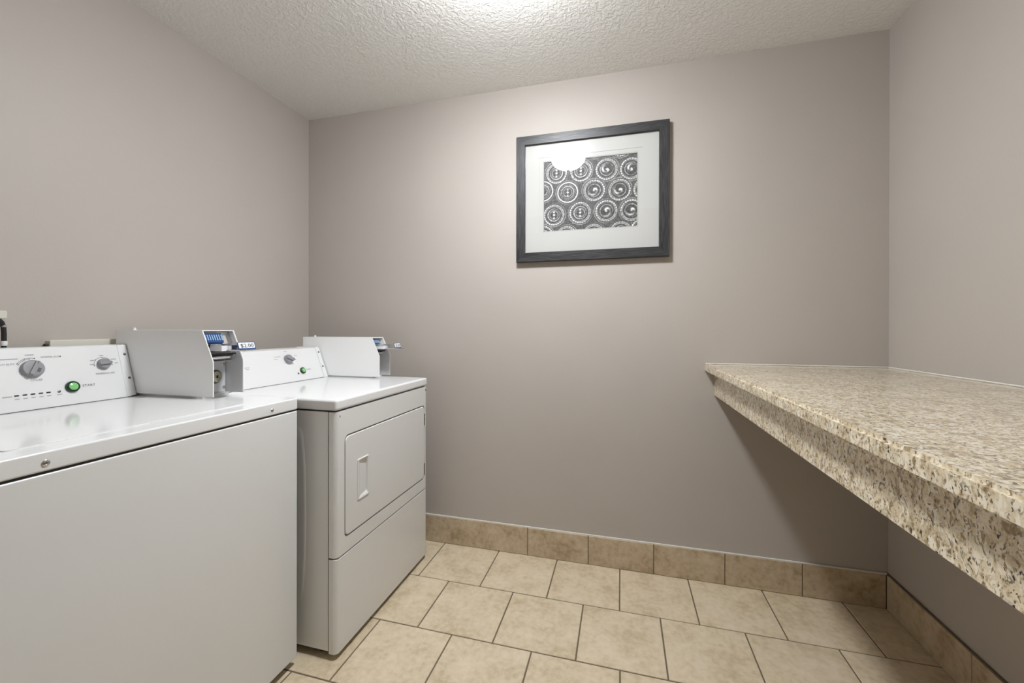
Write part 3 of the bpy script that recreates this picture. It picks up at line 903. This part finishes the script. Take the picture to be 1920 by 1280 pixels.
# ------------------------------------------------------------------ washing machine
WX, WY0, WY1, WB, ZW = 0.7299, -1.6150, -0.8875, 0.045, 0.9183
ws = root('washing_machine', ((WB + WX) / 2, (WY0 + WY1) / 2, 0), 'white coin-operated top-loading washer nearest the camera', 'washer')
bm = bmesh.new(); box(bm, WB, WX + 0.0008, WY0 + 0.001, WY1 - 0.001, 0.028, 0.8745, bevel=0.004, seg=3)
obj('cabinet', bm, 'enamel', ws)
bm = bmesh.new(); box(bm, WB, WX - 0.002, WY0 + 0.004, WY1 - 0.004, 0.872, 0.882); obj('top_gap_shade', bm, 'black', ws)  # black sheet gives the washer's worktop gap its shade by colour
bm = bmesh.new(); box(bm, WB - 0.002, WX + 0.0010, WY0, WY1, 0.8790, ZW, bevel=0.0045, seg=3)
top = obj('worktop', bm, 'enamel_top_lit', ws)
screw('worktop_screw', top, (WX + 0.001, -1.5340, 0.8955), (1, 0, 0), 0.0068, 'chrome')
screw('worktop_screw', top, (WX + 0.001, -0.9953, 0.8955), (1, 0, 0), 0.0058, 'chrome')
bm = bmesh.new(); slab(bm, rrect(0.235, 0.6650, -1.560, -1.0155, 0.010, 4), ZW - 0.001, ZW + 0.0022, lambda u, v, w: (u, v, w), ch=0.0014)
lid = obj('lid', bm, 'enamel_top_lit', ws)
bm = bmesh.new(); slab(bm, rrect(0.6635, 0.6680, -1.305, -1.247, 0.002, 3), ZW - 0.0005, ZW + 0.0012, lambda u, v, w: (u, v, w))
obj('finger_slot', bm, 'inner', lid)
for fx, fy in ((0.09, WY0 + 0.05), (0.09, WY1 - 0.05), (0.68, WY0 + 0.05), (0.68, WY1 - 0.05)):
    bm = bmesh.new(); lathe(bm, [(0.022, 0.0), (0.022, 0.010), (0.010, 0.014), (0.010, 0.030)], (fx, fy, 0.0), n=16); obj('foot', bm, 'black', ws)
# console
CA, CB = (0.1569, 0.9214), (0.1045, 1.0964)
yA, yB = WY0 + 0.02, -1.0075
bm = bmesh.new(); prism(bm, [(WB, ZW + 0.0024), (CA[0], ZW + 0.0024), CA, CB, (CB[0] - 0.005, 1.0990), (WB, 1.0990)], yA, yB - 0.030, bevel=0.0015)
con = obj('console', bm, 'panel', ws, 30)
bm = bmesh.new(); box(bm, WB + 0.01, CA[0] - 0.0008, yA + 0.002, yB - 0.001, ZW - 0.001, ZW + 0.004); obj('console_gap_shade', bm, 'black', con)  # shade line under the washer console, made as a black slip
bm = bmesh.new()
secs = []
for k in range(7):                       # end cap falls away towards the coin meter
    t_ = k / 6; dx = -0.010 * t_ ** 2
    y = yB - 0.0298 + 0.0298 * t_
    secs.append([(WB, y, ZW + 0.0024), (CA[0] + dx * 0.4, y, ZW + 0.0024), (CA[0] + dx * 0.4, y, CA[1]), (CB[0] + dx * 0.4, y, CB[1]), (CB[0] - 0.005 + dx * 0.4, y, 1.0990), (WB, y, 1.0990)])
loft(bm, secs)
obj('end_cap', bm, 'panel', con, 50)
wm = slant_map(CA, CB)
knob(con, wm, -1.2625, 0.1195, 0.0255, 0.020, math.radians(62), (0.022, 0.0050), hole=True)
arc_marks(con, wm, -1.2625, 0.1195, 0.0335, 148, 72, 3, 0.0016)
arc_marks(con, wm, -1.2625, 0.1195, 0.0300, 150, 92, 3, 0.0014)
knob(con, wm, -1.0875, 0.1205, 0.0175, 0.019, math.radians(4), (0.0170, 0.0050))
arc_marks(con, wm, -1.0875, 0.1190, 0.0245, 186, -6, 5, 0.0018)
start_button(con, wm, -1.1790, 0.0535, 0.0178)
text('printed_word', 'START', 0.0105, wm, con, 'ink_red', -1.1535, 0.0500, width=0.033)
text('printed_word', 'TEMPERATURE', 0.0085, wm, con, 'ink', -1.1140, 0.0850, width=0.054)
text('printed_word', 'CYCLES', 0.0085, wm, con, 'ink', -1.2700, 0.0825, width=0.026)
text('printed_word', 'NORMAL ECO', 0.0072, wm, con, 'ink', -1.2380, 0.1515, width=0.042)
text('printed_word', 'HEAVY DUTY', 0.0072, wm, con, 'ink', -1.3360, 0.1345, width=0.040)
dash(con, wm, -1.1930, 0.1540, 0.0042, 0.0042, 'ink')
for u, v, w in ((-1.3120, 0.1520, 0.050), (-1.2620, 0.1625, 0.020), (-1.1180, 0.1210, 0.012), (-1.1150, 0.1345, 0.012), (-1.0560, 0.1350, 0.016), (-1.0500, 0.1210, 0.010), (-1.0880, 0.1500, 0.012), (-1.3230, 0.0430, 0.020)):
    dash(con, wm, u, v, w, 0.0032, 'ink_light')
for k in range(5):
    u = -1.3039 + k * 0.0170
    dash(con, wm, u, 0.0440, 0.0105, 0.0042, 'black', 'indicator_light')
    dash(con, wm, u, 0.0340, 0.0100, 0.0026, 'ink_light')
bm = bmesh.new(); lathe(bm, [(0.0040, 0.0003), (0.0040, 0.0012), (0.0008, 0.0018)], None, n=12, mp=lambda u, v, w: wm(-1.2115 + u, 0.0436 + v, w)); obj('indicator_light', bm, 'screw', con)
dash(con, wm, -1.2115, 0.0340, 0.012, 0.0024, 'ink_light')
for v in (0.1510, 0.0651):
    screw('cap_screw', con, wm(-1.0195, v, -0.0010), (CB[1] - CA[1], 0, CA[0] - CB[0]), 0.0044)
coin_meter(ws, -1.0050, -0.8880, 0.048, 0.4985, 0.4512, 0.9275, 1.0455, 1.1505, 1.0900, '$2.00')
bm = bmesh.new(); box(bm, 0.06, 0.44, -0.995, -0.898, ZW - 0.001, 0.9280); obj('meter_base', bm, 'inner', ws)

# ------------------------------------------------------------------ things on the left wall behind the washer
sb_ = root('water_supply_box', (0.0, -1.08, 0.95), 'cream plastic supply box on the left wall above the washer console', 'supply box')
bm = bmesh.new(); slab(bm, rrect(-1.1722, -0.985, 0.935, 1.1185, 0.006, 3), 0.0, 0.024, FX, ch=0.004)
obj('box_cover', bm, 'cream', sb_)
bm = bmesh.new(); lathe(bm, [(0.006, 0), (0.008, 0.004), (0.008, 0.014), (0.004, 0.018)], None, n=14, mp=lambda u, v, w: (0.012 + u, -1.1722 - w * 0.55, 1.1015 + v * 0.6))
obj('valve_knob', bm, 'brown', sb_, label='small dark brown knob')
hs = root('water_hose', (0.0, -1.29, 1.08), 'black hose hanging from a cream tap at the far left edge', 'hose')
bm = bmesh.new(); slab(bm, rrect(-1.345, -1.2700, 1.1850, 1.2090, 0.004, 3), 0.0, 0.030, FX, ch=0.003)
obj('tap_body', bm, 'cream', hs)
bm = bmesh.new()
tube(bm, [(0.022, -1.2960, 1.1860), (0.022, -1.2860, 1.1830), (0.022, -1.2790, 1.1740), (0.022, -1.2755, 1.1600), (0.022, -1.2745, 1.1400), (0.022, -1.2745, 1.1160)], 0.0058, 12)
obj('hose_tube', bm, 'black', hs)
bm = bmesh.new(); lathe(bm, [(0.0064, 0), (0.0066, 0.004), (0.0060, 0.006)], (0.022, -1.2750, 1.1600), n=14); obj('hose_band', bm, 'chrome', hs)
bm = bmesh.new(); lathe(bm, [(0.0070, 0), (0.0075, 0.004), (0.0075, 0.0120), (0.0062, 0.0140)], (0.022, -1.2745, 1.1040), n=16); obj('hose_coupling', bm, 'tag', hs)
bm = bmesh.new(); tube(bm, [(0.022, -1.2745, 1.1050), (0.020, -1.2760, 1.0700), (0.014, -1.2800, 1.0300), (0.010, -1.283, 0.98)], 0.0058, 10); obj('hose_tail', bm, 'black', hs)
bm = bmesh.new(); box(bm, 0.0, 0.014, -1.345, -1.2860, 1.10, 1.1860, bevel=0.002); obj('tap_plate', bm, 'cream', hs)
